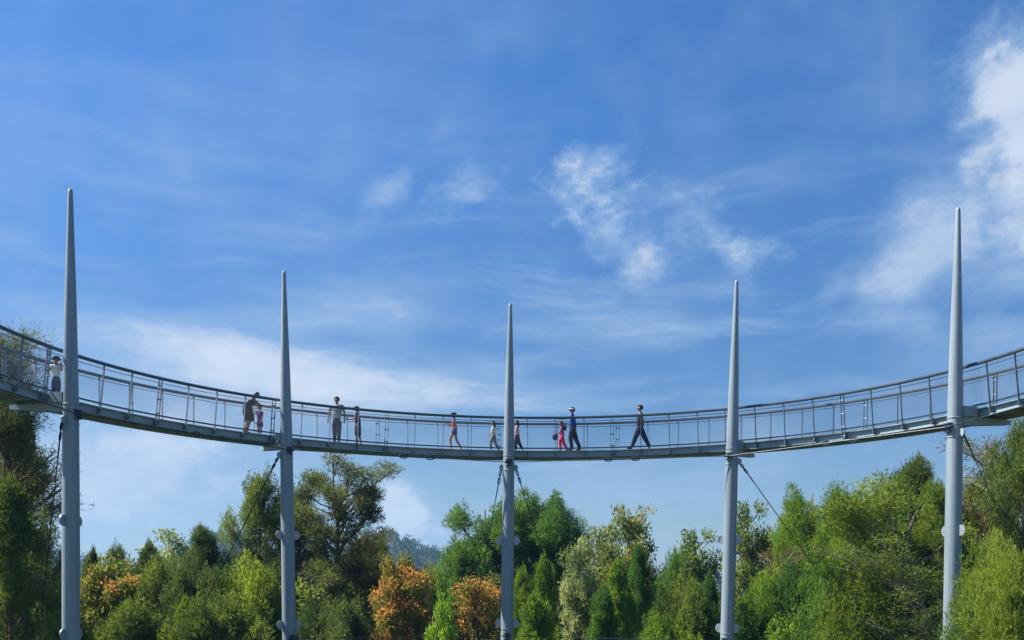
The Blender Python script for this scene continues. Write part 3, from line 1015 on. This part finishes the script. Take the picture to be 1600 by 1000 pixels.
TREES = [
    # left side
    ('wispy', 'bronze', 10, 512, 200, 33, 'casuarina', 'tall wispy casuarina at the far left with sky showing through its twigs'),
    ('cas_b', 'bronze', 30, 632, 120, 35, 'casuarina', 'dark bronze casuarina under the walkway, behind the wispy one at the left edge'),
    ('cas_a', 'olive', 18, 745, 150, 30, 'casuarina', 'bushy olive casuarina below the child in the dark hat, left of the nearest mast'),
    ('mound_a', 'olive', 75, 905, 130, 34, 'juniper', 'low olive juniper at the foot of the tall wispy casuarina'),
    ('spire_b', 'dark', 145, 858, 60, 47, 'cypress', 'dark narrow cypress right beside the nearest mast'),
    ('cas_b', 'dark', 182, 850, 70, 52, 'cypress', 'dark pointed cypress rising behind the red-tipped bush'),
    ('rosy', 'rosy', 168, 868, 85, 41, 'red_tipped_bush', 'broadleaf bush with scattered red young leaves near the nearest mast'),
    ('broad_b', 'pale', 262, 826, 85, 56, 'eucalyptus', 'pale airy tree peeping over the dark junipers between the first two masts'),
    ('spire_b', 'dark', 232, 848, 75, 50, 'juniper', 'dark olive juniper under the pale airy tree'),
    ('mound_b', 'olive', 235, 872, 130, 43, 'juniper', 'broad dull olive juniper right of the red-tipped bush'),
    ('cas_a', 'dark', 318, 822, 105, 47, 'cypress', 'dark cypress with a leaning tip, left of the slanting stay'),
    ('mound_b', 'dark', 300, 880, 110, 42, 'juniper', 'dark rounded juniper in front of the cypress with the leaning tip'),
    ('mound_a', 'olive', 205, 935, 120, 39, 'juniper', 'low fuzzy juniper at the bottom edge below the red-tipped bush'),
    ('spire_b', 'yellow', 290, 935, 80, 38, 'juniper', 'yellowish juniper cone at the bottom edge between the first two masts'),
    ('cas_b', 'olive', 405, 735, 135, 47, 'casuarina', 'slim casuarina crossed by the slanting stay, left of the second mast'),
    ('mound_a', 'yellow', 395, 872, 120, 42, 'juniper', 'yellow-green juniper mound left of the second mast'),
    ('mound_b', 'olive', 350, 930, 130, 38, 'juniper', 'shaded juniper at the bottom edge below the slanting stay'),
    ('cas_a', 'olive', 470, 775, 110, 49, 'casuarina', 'feathery casuarina hidden behind the second mast, left of the open pine'),
    ('open_pine', 'bronze', 526, 702, 148, 45, 'pine', 'tall open pine with a bare dark trunk and tufted limbs'),
    ('ragged', 'brown', 560, 815, 120, 47, 'dead_conifer', 'half-dead brownish conifer under the open pine'),
    ('mound_b', 'dark', 592, 835, 80, 52, 'cypress', 'dark cypress between the open pine and the orange-leaved tree'),
    ('broad_b', 'broad', 505, 885, 110, 44, 'broadleaf_tree', 'small leafy tree right beside the second mast under the open pine'),
    ('mound_b', 'dark', 525, 935, 120, 40, 'shrub', 'dark shrub at the bottom edge below the open pine'),
    ('orange_a', 'orange', 627, 867, 84, 41, 'orange_leaved_tree', 'tree with orange young leaves against the far blue hill'),
    ('mound_a', 'olive', 680, 880, 60, 58, 'olive_tree', 'small golden-olive tree in front of the far blue hill'),
    ('bush', 'lime', 690, 926, 52, 32, 'lime_bush', 'vivid lime-green bush between the two orange-leaved trees'),
    ('orange_b', 'orange', 745, 899, 95, 41, 'orange_leaved_tree', 'orange-tipped tree just left of the slenderest mast'),
    ('spire_b', 'deep', 718, 862, 60, 55, 'cypress', 'green cone under the left shoulder of the big round conifer'),
    # middle
    ('round_a', 'deep', 758, 786, 125, 57, 'conifer', 'big round conifer partly behind the slenderest mast, its left half'),
    ('round_b', 'deep', 848, 768, 130, 58, 'conifer', 'tallest round conifer right of the slenderest mast'),
    ('cas_b', 'bright', 815, 885, 55, 45, 'juniper', 'thin bright juniper close to the slenderest mast'),
    ('spire_b', 'bright', 850, 868, 70, 44, 'juniper', 'bright green juniper cone before the tallest round conifer'),
    ('spire_b', 'bright', 835, 930, 95, 39, 'juniper', 'wide bright juniper cone at the bottom edge near the slenderest mast'),
    ('broad_a', 'pale', 905, 840, 65, 47, 'variegated_tree', 'cream-and-green leaved slim tree right of the bright junipers'),
    ('broad_a', 'gold', 985, 792, 100, 52, 'broadleaf_tree', 'tall airy tree with golden olive leaves and sky between its boughs'),
    ('broad_b', 'gold', 935, 822, 70, 53, 'broadleaf_tree', 'thinner golden-leaved tree between the cream tree and the tall airy one'),
    ('cas_a', 'deep', 1000, 850, 60, 46, 'juniper', 'dark green spire before the tall airy tree'),
    ('spire_a', 'bright', 965, 875, 55, 43, 'juniper', 'green spire below the thinner golden-leaved tree'),
    ('spire_b', 'deep', 940, 915, 70, 41, 'juniper', 'shaded green juniper at the foot of the cream-and-green tree'),
    ('spire_b', 'bright', 985, 930, 50, 38, 'juniper', 'slim bright juniper column at the bottom edge, middle of the grove'),
    ('broad_b', 'broad', 1085, 826, 80, 53, 'broadleaf_tree', 'loose green broadleaf tree left of the fourth mast'),
    ('mound_b', 'deep', 1052, 862, 70, 47, 'juniper', 'dark green juniper left of the loose broadleaf tree'),
    ('mound_a', 'olive', 1075, 900, 100, 42, 'juniper', 'olive juniper dome close to the fourth mast'),
    ('mound_b', 'bright', 1035, 955, 95, 37, 'juniper', 'low bright juniper at the bottom edge left of the fourth mast'),
    ('spire_b', 'deep', 1110, 895, 50, 44, 'juniper', 'narrow dark juniper touching the fourth mast'),
    ('broad_b', 'broad', 1168, 782, 70, 50, 'broadleaf_tree', 'dark airy tree just right of the fourth mast'),
    ('broad_a', 'broad', 1205, 830, 80, 50, 'broadleaf_tree', 'leafy tree under the slanting stay right of the fourth mast'),
    ('mound_a', 'bright', 1195, 888, 100, 42, 'juniper', 'bright juniper mound right of the fourth mast'),
    ('ragged', 'brown', 1225, 850, 90, 44, 'dead_conifer', 'dry pale-twigged conifer under the stay of the fourth mast', 'bark_pale'),
    ('mound_a', 'deep', 1165, 940, 90, 38, 'juniper', 'dark juniper at the bottom edge right of the fourth mast'),
    ('bush', 'lime', 1215, 955, 60, 37, 'fern_bush', 'small lime bush at the bottom edge right of the fourth mast'),
    # right side
    ('round_a', 'bright', 1270, 758, 105, 46, 'conifer', 'lobed bright conifer where the fourth mast stay ends'),
    ('round_b', 'deep', 1328, 768, 90, 50, 'conifer', 'green conifer top behind the lobed bright one'),
    ('mound_b', 'deep', 1275, 870, 120, 40, 'juniper', 'shaded juniper under the lobed bright conifer'),
    ('leaning', 'yellow', 1395, 750, 220, 38, 'casuarina', 'leaning casuarina with yellow-green tips above the half-bare conifer', 'bark_pale'),
    ('cas_a', 'olive', 1430, 714, 150, 42, 'casuarina', 'pointed casuarina rising behind the leaning one'),
    ('round_b', 'bright', 1365, 790, 120, 41, 'conifer', 'bright conifer bank filling in left of the leaning casuarina'),
    ('cas_a', 'yellow', 1468, 752, 120, 40, 'casuarina', 'feathery yellow-green casuarina touching the left side of the last mast'),
    ('mound_a', 'yellow', 1330, 870, 100, 35, 'juniper', 'yellow-green juniper at the near foot of the leaning casuarina'),
    ('ragged', 'brown', 1392, 734, 40, 44, 'dead_sapling', 'thin dead sapling poking above the leaning casuarina', 'bark_pale'),
    ('ragged', 'brown', 1545, 672, 130, 40, 'dead_conifer', 'dark brown ragged conifer right of the last mast', 'bark_pale'),
    ('cas_b', 'olive', 1602, 650, 140, 36, 'casuarina', 'green casuarina at the picture\'s right edge under the walkway'),
    ('cas_b', 'olive', 1530, 745, 150, 42, 'casuarina', 'olive casuarina behind the foot of the last mast'),
    ('near_mound', 'yellow', 1590, 838, 170, 24.5, 'juniper', 'yellow-green juniper just in front of the foot of the last mast'),
    ('bare_fan', 'olive', 1425, 835, 200, 34, 'dead_conifer', 'half-bare conifer with a fan of pale boughs just left of the last mast', 'bark_pale'),
]
for row in TREES:
    bark = row[8] if len(row) > 8 else 'bark'
    kind = row[0]
    plant(*row[:8], rz=0.0 if kind in ('leaning', 'bare_fan') else None, bark=bark, cat='bush' if 'bush' in row[6] or row[6] == 'shrub' else 'tree')


# a closed wood behind them and undergrowth on the slope: nobody could count it
def stuff(name, leaf, pts, r0, r1, per, ln, wd, seed, quad=False, kind='stuff'):
    rng = np.random.default_rng(seed)
    lob = np.array([(x, y, z, rng.uniform(r0, r1), float(np.clip(rng.normal(.45, .22), 0, 1))) for x, y, z in pts])
    v, f, t = blades(rng, lob, per, ln, wd, .6, .6, .45, quad)
    o = bpy.data.objects.new(name, np_mesh(name, v, f, LEAF[leaf], t))
    COL.objects.link(o)
    tag(o, kind=kind)
    return o


rng = np.random.default_rng(5)
pts = []
for i in range(520):
    Y = rng.uniform(64, 105)
    X = rng.uniform(-.62, .62) * Y
    hgt = 3.2 + 2.6 * rng.random() + 0.8 * math.sin(X * .22)
    for z in np.arange(.6, hgt, 1.0):
        r = 1.0 * (1 - z / hgt) + .5
        pts.append((X + rng.normal() * r * .6, Y + rng.normal() * r * .6, tz(X, Y) + z))
for i in range(420):
    Y = rng.uniform(22, 90)
    X = (rng.uniform(.68, .95) * Y + 4) * rng.choice((-1, 1))
    hgt = 5.0 + 4.0 * rng.random()
    for z in np.arange(.6, hgt, 1.0):
        r = 1.2 * (1 - z / hgt) + .4
        pts.append((X + rng.normal() * r * .6, Y + rng.normal() * r * .6, tz(X, Y) + z))
o = stuff('woodland', 'dark', pts, .7, 1.2, 26, .55, .06, 6)
tag(o, 'dim mass of dark woodland filling the gaps behind the nearer trees', 'woodland')
pts = []
for i in range(1500):
    Y = rng.uniform(16, 66)
    X = rng.uniform(-.66, .66) * Y
    pts.append((X, Y, tz(X, Y) + rng.uniform(0, .7)))
o = stuff('undergrowth', 'under', pts, .4, .8, 26, .3, .03, 7)
tag(o, 'low green undergrowth covering the slope below the masts', 'undergrowth')
pts = []
for i in range(6500):
    Y = rng.uniform(380, 900)
    X = rng.uniform(-.62, .30) * Y
    z = tz(X, Y)
    if z < -16:
        continue
    k = rng.uniform(2.6, 5.2)
    pts.append((X, Y, z + k * .7, k))
rng2 = np.random.default_rng(9)
lob = np.array([(x, y, z, k * .62, float(np.clip(rng2.normal(.4, .3), 0, 1))) for x, y, z, k in pts])
cn = np.full(len(lob), 46)
ii = np.repeat(np.arange(len(lob)), cn)
d = unit(rng2.normal(size=(len(ii), 3)))
p = lob[ii, :3] + d * lob[ii, 3:4] * (0.6 + .5 * rng2.random((len(ii), 1))) * np.array([1, 1, 1.15])
dr = unit(d + rng2.normal(size=d.shape) * .5 + np.array([0, 0, .3]))
sd = unit(np.cross(dr, rng2.normal(size=d.shape)))
Ls = 1.6 * (0.6 + .8 * rng2.random((len(ii), 1)))
v = np.stack([p - sd * .5, p + sd * .5, p + dr * Ls], 1).reshape(-1, 3)
o = bpy.data.objects.new('distant_forest', np_mesh('distant_forest', v, np.arange(len(v)).reshape(-1, 3), LEAF['far'], np.clip(lob[ii, 4] + rng2.normal(size=len(ii)) * .1, 0, 1)))
COL.objects.link(o)
tag(o, 'hazy blue-green forest on the far hill', 'forest', kind='stuff')

# the radome on the far hill
pr = at(595, 832, 705)
zr = tz(pr.x, 705)
e = empty('radome', (pr.x, 705, zr))
tag(e, 'pale blue radar dome on the far forested hill', 'radome')
MB().ball((pr.x, 705, pr.z), 3.0, 20, 12).build('dome', pmat('radome_shell', (0.45, 0.58, 0.78), .5), e, True)
MB().tube([(pr.x, 705, zr), (pr.x, 705, pr.z - 2.4)], [1.9, 1.9], 12).build('tower', M['galv'], e)


# ------------------------------------------------------------------ people
def skin(name, vs_, es, rs, m, parent, sub=1):
    me = bpy.data.meshes.new(name)
    me.from_pydata([tuple(q) for q in vs_], es, [])
    o = bpy.data.objects.new(name, me)
    COL.objects.link(o)
    md = o.modifiers.new('s', 'SKIN')
    md.use_smooth_shade = True
    md.branch_smoothing = 0.6
    lay = me.skin_vertices[0] if me.skin_vertices else None
    if lay is None:
        bm = bmesh.new()
        bm.from_mesh(me)
        bm.verts.layers.skin.verify()
        bm.to_mesh(me)
        bm.free()
        lay = me.skin_vertices[0]
    for i, r in enumerate(rs):
        lay.data[i].radius = (r, r) if not isinstance(r, tuple) else r
        lay.data[i].use_root = (i == 0)
    sb = o.modifiers.new('u', 'SUBSURF')
    sb.levels = sub
    sb.render_levels = sub
    dg = bpy.context.evaluated_depsgraph_get()
    m2 = bpy.data.meshes.new_from_object(o.evaluated_get(dg))
    m2.name = name
    bpy.data.objects.remove(o)
    bpy.data.meshes.remove(me)
    m2.materials.clear()
    m2.materials.append(m)
    m2.polygons.foreach_set('use_smooth', [True] * len(m2.polygons))
    n = bpy.data.objects.new(name, m2)
    COL.objects.link(n)
    n.parent = parent
    return n


CLOTH = {}


def cloth(c):
    if c not in CLOTH:
        CLOTH[c] = pmat('cloth', c, .9, 0, .12, 14.0, (1, 1, 1), .1, .15)
    return CLOTH[c]


SKIN = pmat('skin_tone', (0.26, 0.14, 0.09), .6, 0, .06, 20, (1, 1, 1), .2)
HAIR = pmat('dark_hair', (0.018, 0.014, 0.013), .5, 0, .2, 30, (1, 1, .3), .3)
EYEM = pmat('eye_dark', (0.02, 0.02, 0.02), .3)


def person(px, o, yaw, h, label, top, bottom, lean=2, legs=((12, 6), (-14, 10)), arms=((12, 8, 15), (-10, 8, 15)), shoes=(0.03, 0.03, 0.04), sleeve=0.55, trouser=1.0, hat=None, hair='short', kid=False, head=0, skirt=None, slim=1.0, visor=None):
    """legs: (hip, knee) left and right; arms: (swing, out, elbow) left and right; degrees, forward positive"""
    u = (px - 800 + ROLL * -220) / F
    zc_, xc_ = YC, XC
    r = RR + o
    A, B, C_ = u * u + 1, -2 * (u * xc_ + zc_), xc_ * xc_ + zc_ * zc_ - r * r
    Y = (-B + math.sqrt(max(B * B - 4 * A * C_, 0))) / (2 * A)
    e = empty('person', (u * Y, Y, H_DECK), R_(yaw))
    tag(e, label, 'person', 'people crossing the skywalk')
    h *= 1.06
    slim *= 1.1
    hs = 1.16 if kid else 1.06
    th, sh = (.235, .225) if kid else (.245, .24)

    def sag(a):
        return Vector((math.sin(R_(a)), 0, -math.cos(R_(a))))
    J = {}
    J['pel'] = Vector((0, 0, 0))
    for q, sg, (a, k) in (('L', 1, legs[0]), ('R', -1, legs[1])):
        hip = Vector((0, sg * .052, -.012))
        kn = hip + sag(a) * th
        an = kn + sag(a - k) * sh
        J['hip' + q], J['kn' + q], J['an' + q] = hip, kn, an
        fa = min(0, (a - k)) * .6
        fd = Vector((math.cos(R_(fa)), 0, math.sin(R_(fa))))
        J['heel' + q] = an + Vector((-.018, 0, -.022))
        J['toe' + q] = an + fd * .085 + Vector((.01, sg * .012, -.026))
    low = min(J[k].z for k in ('heelL', 'heelR', 'toeL', 'toeR')) - .016
    td = Vector((math.sin(R_(lean)), 0, math.cos(R_(lean))))
    J['wai'] = td * .095
    J['che'] = td * .205
    J['nb'] = td * .285
    hd = Vector((math.sin(R_(lean * .6 + head)), 0, math.cos(R_(lean * .6 + head))))
    J['nk'] = J['nb'] + hd * .035
    hc = J['nk'] + hd * (.058 * hs) + Vector((.012, 0, 0))
    sw = (.092 if kid else .105) * slim
    for q, sg, (a, ab, el_) in (('L', 1, arms[0]), ('R', -1, arms[1])):
        s_ = td * .262 + Vector((0, sg * sw, 0))
        ud = Vector((math.sin(R_(a)) * math.cos(R_(ab)), sg * math.sin(R_(ab)), -math.cos(R_(a)) * math.cos(R_(ab))))
        el2 = s_ + ud * .165
        fa = a + el_
        fdv = Vector((math.sin(R_(fa)) * math.cos(R_(ab * .5)), sg * math.sin(R_(ab * .3)), -math.cos(R_(fa)))).normalized()
        wr = el2 + fdv * .145
        J['sh' + q], J['el' + q], J['wr' + q], J['fd' + q] = s_, el2, wr, fdv
    K = lambda p: (Vector(p) + Vector((0, 0, -low))) * h

    # body, one surface
    V, E, Rr = [], [], []

    def add(p, r, par=None):
        V.append(K(p))
        Rr.append(r * h)
        if par is not None:
            E.append((par, len(V) - 1))
        return len(V) - 1
    ip = add(J['pel'], .052)
    iw = add(J['wai'], .048, ip)
    ic = add(J['che'], .056, iw)
    inb = add(J['nb'], .036, ic)
    ink = add(J['nk'], .029, inb)
    h1 = add(hc + hd * -.022 + Vector((.006, 0, 0)), .040 * hs, ink)
    h2 = add(hc + hd * .008, .053 * hs, h1)
    add(hc + hd * .052 * hs, .034 * hs, h2)
    add(hc + Vector((.062 * hs, 0, -.008)), .009 * hs, h2)
    for sg in (1, -1):
        add(hc + Vector((-.004, sg * .058 * hs, -.004)), .010 * hs, h2)
    for q, sg in (('L', 1), ('R', -1)):
        i1 = add(J['hip' + q], .050, ip)
        i2 = add(J['hip' + q].lerp(J['kn' + q], .55), .047, i1)
        i3 = add(J['kn' + q], .036, i2)
        i4 = add(J['kn' + q].lerp(J['an' + q], .4), .033, i3)
        i5 = add(J['an' + q], .021, i4)
        add(J['toe' + q], .014, i5)
        j1 = add(J['sh' + q], .036, ic)
        j2 = add(J['sh' + q].lerp(J['el' + q], .5), .029, j1)
        j3 = add(J['el' + q], .022, j2)
        j4 = add(J['wr' + q], .0155, j3)
        pm = J['wr' + q] + J['fd' + q] * .030
        j5 = add(pm, .0155, j4)
        fd = J['fd' + q]
        ac = Vector((0, 1, 0)) if abs(fd.y) < .8 else Vector((0, 0, 1))
        nd = fd.cross(ac).normalized()
        for kf, (off, ln_) in enumerate(((-.013, .036), (-.0045, .042), (.0045, .040), (.013, .032))):
            a1 = add(pm + fd * .018 + ac * off, .0052, j5)
            a2 = add(pm + fd * (.018 + ln_ * .55) + ac * off * 1.1 + nd * .004, .0048, a1)
            add(pm + fd * (.018 + ln_) + ac * off * 1.1 + nd * .014, .0040, a2)
        a1 = add(pm - ac * sg * .018 + fd * .004, .006, j5)
        add(pm - ac * sg * .026 + fd * .026 + nd * .006, .005, a1)
    skin('body', V, E, Rr, SKIN, e)
    # shirt
    V, E, Rr = [], [], []
    ip = add(J['pel'] - td * .050, .098 * slim)
    iw = add(J['wai'], .096 * slim, ip)
    ic = add(J['che'], .104 * slim, iw)
    inb = add(J['nb'], .050, ic)
    for q in 'LR':
        j1 = add(J['sh' + q], .054, ic)
        if sleeve <= 1:
            add(J['sh' + q].lerp(J['el' + q], sleeve), .046, j1)
        else:
            j2 = add(J['el' + q], .032, j1)
            add(J['el' + q].lerp(J['wr' + q], sleeve - 1), .026, j2)
    skin('shirt', V, E, Rr, cloth(top), e)
    # trousers or shorts
    V, E, Rr = [], [], []
    ip = add(J['pel'], .094)
    add(J['wai'] * .75, .088, ip)
    for q in 'LR':
        i1 = add(J['hip' + q] + Vector((0, 0, -.02)), .080, ip)
        if trouser <= .5:
            add(J['hip' + q].lerp(J['kn' + q], trouser * 2), .074, i1)
        else:
            i2 = add(J['hip' + q].lerp(J['kn' + q], .55), .070, i1)
            i3 = add(J['kn' + q], .057, i2)
            i4 = add(J['kn' + q].lerp(J['an' + q], .45 * min(1, (trouser - .5) * 2)), .048, i3)
            if trouser > .8:
                add(J['an' + q] + Vector((0, 0, -.002)), .040, i4)
    skin('trousers', V, E, Rr, cloth(bottom), e)
    if skirt is not None:
        mb_ = MB()
        d2 = (J['knL'] + J['knR']) * .5
        top_ = J['wai']
        mb_.tube([K(top_), K(top_.lerp(d2, .35)), K(top_.lerp(d2, .75)), K(top_.lerp(d2, 1.03))], [.080 * h, .100 * h, .112 * h, .108 * h], 16, cap=False)
        k = mb_.build('skirt', cloth(skirt), None, True)
        k.parent = e
    for q in 'LR':
        V, E, Rr = [], [], []
        a = add(J['heel' + q], .026)
        c = add(J['heel' + q].lerp(J['toe' + q], .55) + Vector((0, 0, .004)), .024, a)
        add(J['toe' + q] + Vector((.012, 0, 0)), .018, c)
        skin('shoe', V, E, Rr, cloth(shoes), e)
    # face
    for sg in (1, -1):
        m_ = MB().ball(K(hc + Vector((.048 * hs, sg * .020 * hs, .004))), .007 * h * hs, 8, 6)
        k = m_.build('eye', EYEM, None, True)
        k.parent = e
    m_ = MB().ball(K(hc + Vector((.043 * hs, 0, -.034 * hs))), .014 * h * hs, 8, 6, (.5, 1.1, .3))
    k = m_.build('mouth', cloth((0.32, 0.10, 0.09)), None, True)
    k.parent = e
    # hair: cap over the crown and nape
    bm = bmesh.new()
    bmesh.ops.create_icosphere(bm, subdivisions=3, radius=1.0)
    kill = [v_ for v_ in bm.verts if (v_.co.x > .40 and v_.co.z < .42) or (v_.co.x > .0 and v_.co.z < .18) or (v_.co.x > -.2 and v_.co.z < -.1) or v_.co.z < -.62]
    bmesh.ops.delete(bm, geom=kill, context='VERTS')
    for v_ in bm.verts:
        w = 1 + .04 * math.sin(v_.co.y * 9 + px) + .03 * math.sin(v_.co.z * 11)
        q = hc + hd * .012 + Vector((v_.co.x * .064 * w - .005, v_.co.y * .059 * w, v_.co.z * .062 * w)) * hs
        v_.co = K(q)
    me = bpy.data.meshes.new('hair')
    bm.to_mesh(me)
    bm.free()
    me.materials.append(HAIR)
    me.polygons.foreach_set('use_smooth', [True] * len(me.polygons))
    ho = bpy.data.objects.new('hair', me)
    COL.objects.link(ho)
    ho.parent = e
    sm = ho.modifiers.new('t', 'SOLIDIFY')
    sm.thickness = .008 * h
    if hair == 'long':
        V, E, Rr = [], [], []
        a = add(hc + Vector((-.045, 0, .01)), .042)
        c = add(hc + Vector((-.062, 0, -.05)), .040, a)
        c = add(hc + Vector((-.066, 0, -.11)), .032, c)
        add(hc + Vector((-.062, 0, -.15)), .014, c)
        skin('ponytail', V, E, Rr, HAIR, e)
    if hat is not None:
        m_ = MB()
        n = 18
        top_ = hc + hd * .022 * hs
        m_.tube([K(top_ - hd * .004), K(top_ + hd * .03 * hs), K(top_ + hd * .052 * hs), K(top_ + hd * .062 * hs)], [.075 * hs * h, .071 * hs * h, .052 * hs * h, .015 * hs * h], n)
        if hat[1] == 'brim':
            m_.tube([K(top_ - hd * .012), K(top_ - hd * .002)], [.112 * hs * h, .078 * hs * h], n)
        else:
            m_.box(K(top_ + Vector((.085 * hs, 0, -.004))), Vector((.04, 0, -.008)) * h * hs, Vector((0, .045, 0)) * h * hs, Vector((0, 0, .004)) * h)
        k = m_.build('hat', cloth(hat[0]), None, True)
        k.parent = e
    if visor is not None:
        m_ = MB()
        m_.tube([K(hc + hd * .026 + Vector((.064 * math.cos(a_), .062 * math.sin(a_), 0))) for a_ in np.linspace(-2.2, 2.2, 16)], .012 * h, 6)
        m_.box(K(hc + hd * .022 + Vector((.09, 0, 0))), Vector((.022, 0, -.006)) * h, Vector((0, .040, 0)) * h, Vector((0, 0, .004)) * h)
        k = m_.build('visor', cloth(visor), None, True)
        k.parent = e
    mw = e.matrix_basis
    return {k: mw @ K(v_) for k, v_ in J.items()}, h, mw


WHITE, NAVY, BLACK = (0.60, 0.58, 0.56), (0.014, 0.020, 0.050), (0.011, 0.012, 0.016)
PURPLE, GREY = (0.075, 0.018, 0.170), (0.38, 0.40, 0.43)
person(-11, .25, 0, 1.2, 'person in a yellow shirt cut off by the left edge', (0.75, 0.42, 0.03), NAVY, kid=True)
pb1, _, _ = person(87, .45, -75, 1.20, 'small child in a dark hat and white shirt beside the nearest mast', WHITE, (0.035, 0.045, 0.13), legs=((4, 3), (-3, 3)), arms=((35, 10, 105), (30, 8, 100)), hat=((0.02, 0.02, 0.025), 'brim'), kid=True, sleeve=.8)
person(383, .55, 8, 1.60, 'woman in a dark dress bending down to a toddler', (0.008, 0.008, 0.011), (0.03, 0.028, 0.035), lean=38, legs=((22, 38), (14, 30)), arms=((62, 6, 12), (48, 6, 25)), hair='short', trouser=.4, skirt=(0.009, 0.009, 0.012), head=10)
person(406, .50, -110, 1.06, 'toddler in a purple top held by the bending woman', PURPLE, (0.05, 0.018, 0.10), legs=((3, 2), (-2, 2)), arms=((10, 8, 12), (18, 55, 10)), kid=True, trouser=.5, shoes=(.7, .7, .72))
person(526, .55, -95, 1.72, 'man in a light grey T-shirt and dark trousers standing to look out', GREY, (0.045, 0.052, 0.085), legs=((3, 2), (-3, 2)), arms=((-3, 13, 14), (2, 14, 10)), slim=1.1)
j5, h5, m5 = person(559, .5, 178, 1.42, 'boy in a purple T-shirt and dark cap holding out a stick', PURPLE, (0.035, 0.022, 0.055), legs=((6, 8), (-5, 8)), arms=((22, 8, 62), (25, 8, 55)), hat=((0.03, 0.03, 0.045), 'peak'), trouser=.8, head=8)
person(710, .5, 180, 1.46, 'girl in a red and white top, blue shorts and dark cap walking', (0.62, 0.24, 0.22), (0.035, 0.060, 0.24), legs=((26, 34), (-12, 22)), arms=((15, 6, 95), (18, 6, 90)), hat=((0.02, 0.02, 0.025), 'peak'), trouser=.22, shoes=(.55, .22, .20))
person(771, .5, 180, 1.22, 'child in a cream shirt and grey trousers walking towards the girl in shorts', (0.62, 0.60, 0.50), (0.13, 0.15, 0.18), legs=((22, 26), (-14, 18)), arms=((12, 6, 25), (-12, 6, 20)), kid=True, sleeve=1.5, shoes=(.55, .35, .35), hair='long')
person(808, .5, 180, 1.24, 'girl in a pale pink top and black leggings half hidden by a mast', (0.68, 0.40, 0.42), BLACK, legs=((10, 10), (-16, 14)), arms=((5, 8, 60), (-25, 8, 50)), kid=True, hair='long', shoes=(.6, .35, .38))
j9, h9, m9 = person(878, .45, 180, 1.20, 'little girl in bright pink carrying a navy bag beside the man in blue', (0.42, 0.06, 0.24), (0.72, 0.035, 0.12), legs=((16, 22), (-14, 20)), arms=((20, 6, 30), (25, 6, 40)), kid=True, head=12)
j10, h10, m10 = person(895, .35, 180, 1.70, 'man in a royal blue T-shirt and white visor with a hand on the railing', (0.018, 0.075, 0.40), (0.016, 0.020, 0.032), legs=((14, 24), (-16, 10)), arms=((50, 32, 30), (10, 8, 68)), visor=(.8, .8, .82))
person(1000, .45, 180, 1.76, 'man in navy striding with long steps, arms straight down', (0.022, 0.032, 0.060), (0.018, 0.026, 0.055), legs=((24, 4), (-25, 4)), arms=((-4, 5, 6), (6, 5, 8)), lean=0)


def item(name, mb_, mat_, label, cat):
    o = mb_.build(name, mat_, None, True)
    return tag(o, label, cat)


c = j9['wrL'] + Vector((-.06, 0, -.10))
e = empty('bag', c)
tag(e, 'round navy bag hanging in front of the little girl in pink', 'bag')
MB().ball(c, .13, 14, 10, (.9, .6, 1.0)).build('pouch', cloth((0.02, 0.025, 0.07)), e, True)
MB().loop(c + UP * .15, Vector((1, 0, 0)), UP, .05, .09, .010).build('strap', cloth((0.03, 0.03, 0.05)), e)
c = j10['wrR'] + Vector((-.03, -.03, -.13))
e = empty('bag', c)
tag(e, 'small dark shoulder bag held by the man in blue', 'bag')
p = MB()
p.box(c, (.10, 0, 0), (0, .045, 0), (0, 0, .085))
p.build('pouch', cloth((0.03, 0.028, 0.03)), e)
MB().loop(c + UP * .13, Vector((1, 0, 0)), UP, .07, .08, .009).build('strap', cloth((0.05, 0.04, 0.04)), e)
w = j5['wrL']
item('stick', MB().tube([w + Vector((.02, 0, .02)), w + Vector((-.14, 0, -.05)), w + Vector((-.30, 0, -.13))], [.014, .014, .022], 7), M['dark'], 'short dark stick held out by the boy in purple', 'stick')
w = pb1['wrR']
c = pb1['hipR'] + Vector((-.14, -.05, .02))
e = empty('bag', c)
tag(e, 'tiny white pouch at the hip of the child in the dark hat', 'bag')
MB().ball(c, .07, 10, 8, (1, .6, .9)).build('pouch', cloth((0.8, 0.8, 0.82)), e, True)
MB().tube([c + UP * .05, pb1['shL'] + Vector((-.05, -.09, .0))], .007, 5).build('strap', cloth((0.7, 0.7, 0.7)), e)

# ------------------------------------------------------------------ air
zlo = float(gz.min()) - 1.0
hb = MB().box((0, 400, (zlo + 90) / 2), (1560, 0, 0), (0, 1560, 0), (0, 0, (90 - zlo) / 2))
hm, n = mat_new('air')
ou = n.node('ShaderNodeOutputMaterial')
pv = n.node('ShaderNodeVolumePrincipled')
pv.inputs['Color'].default_value = (0.28, 0.58, 1.0, 1)
pv.inputs['Density'].default_value = 0.00028
pv.inputs['Anisotropy'].default_value = 0.2
n.l.new(pv.outputs[0], ou.inputs['Volume'])
ho = hb.build('haze', hm)
tag(ho, 'thin blue air over the far hill', 'haze', kind='stuff')
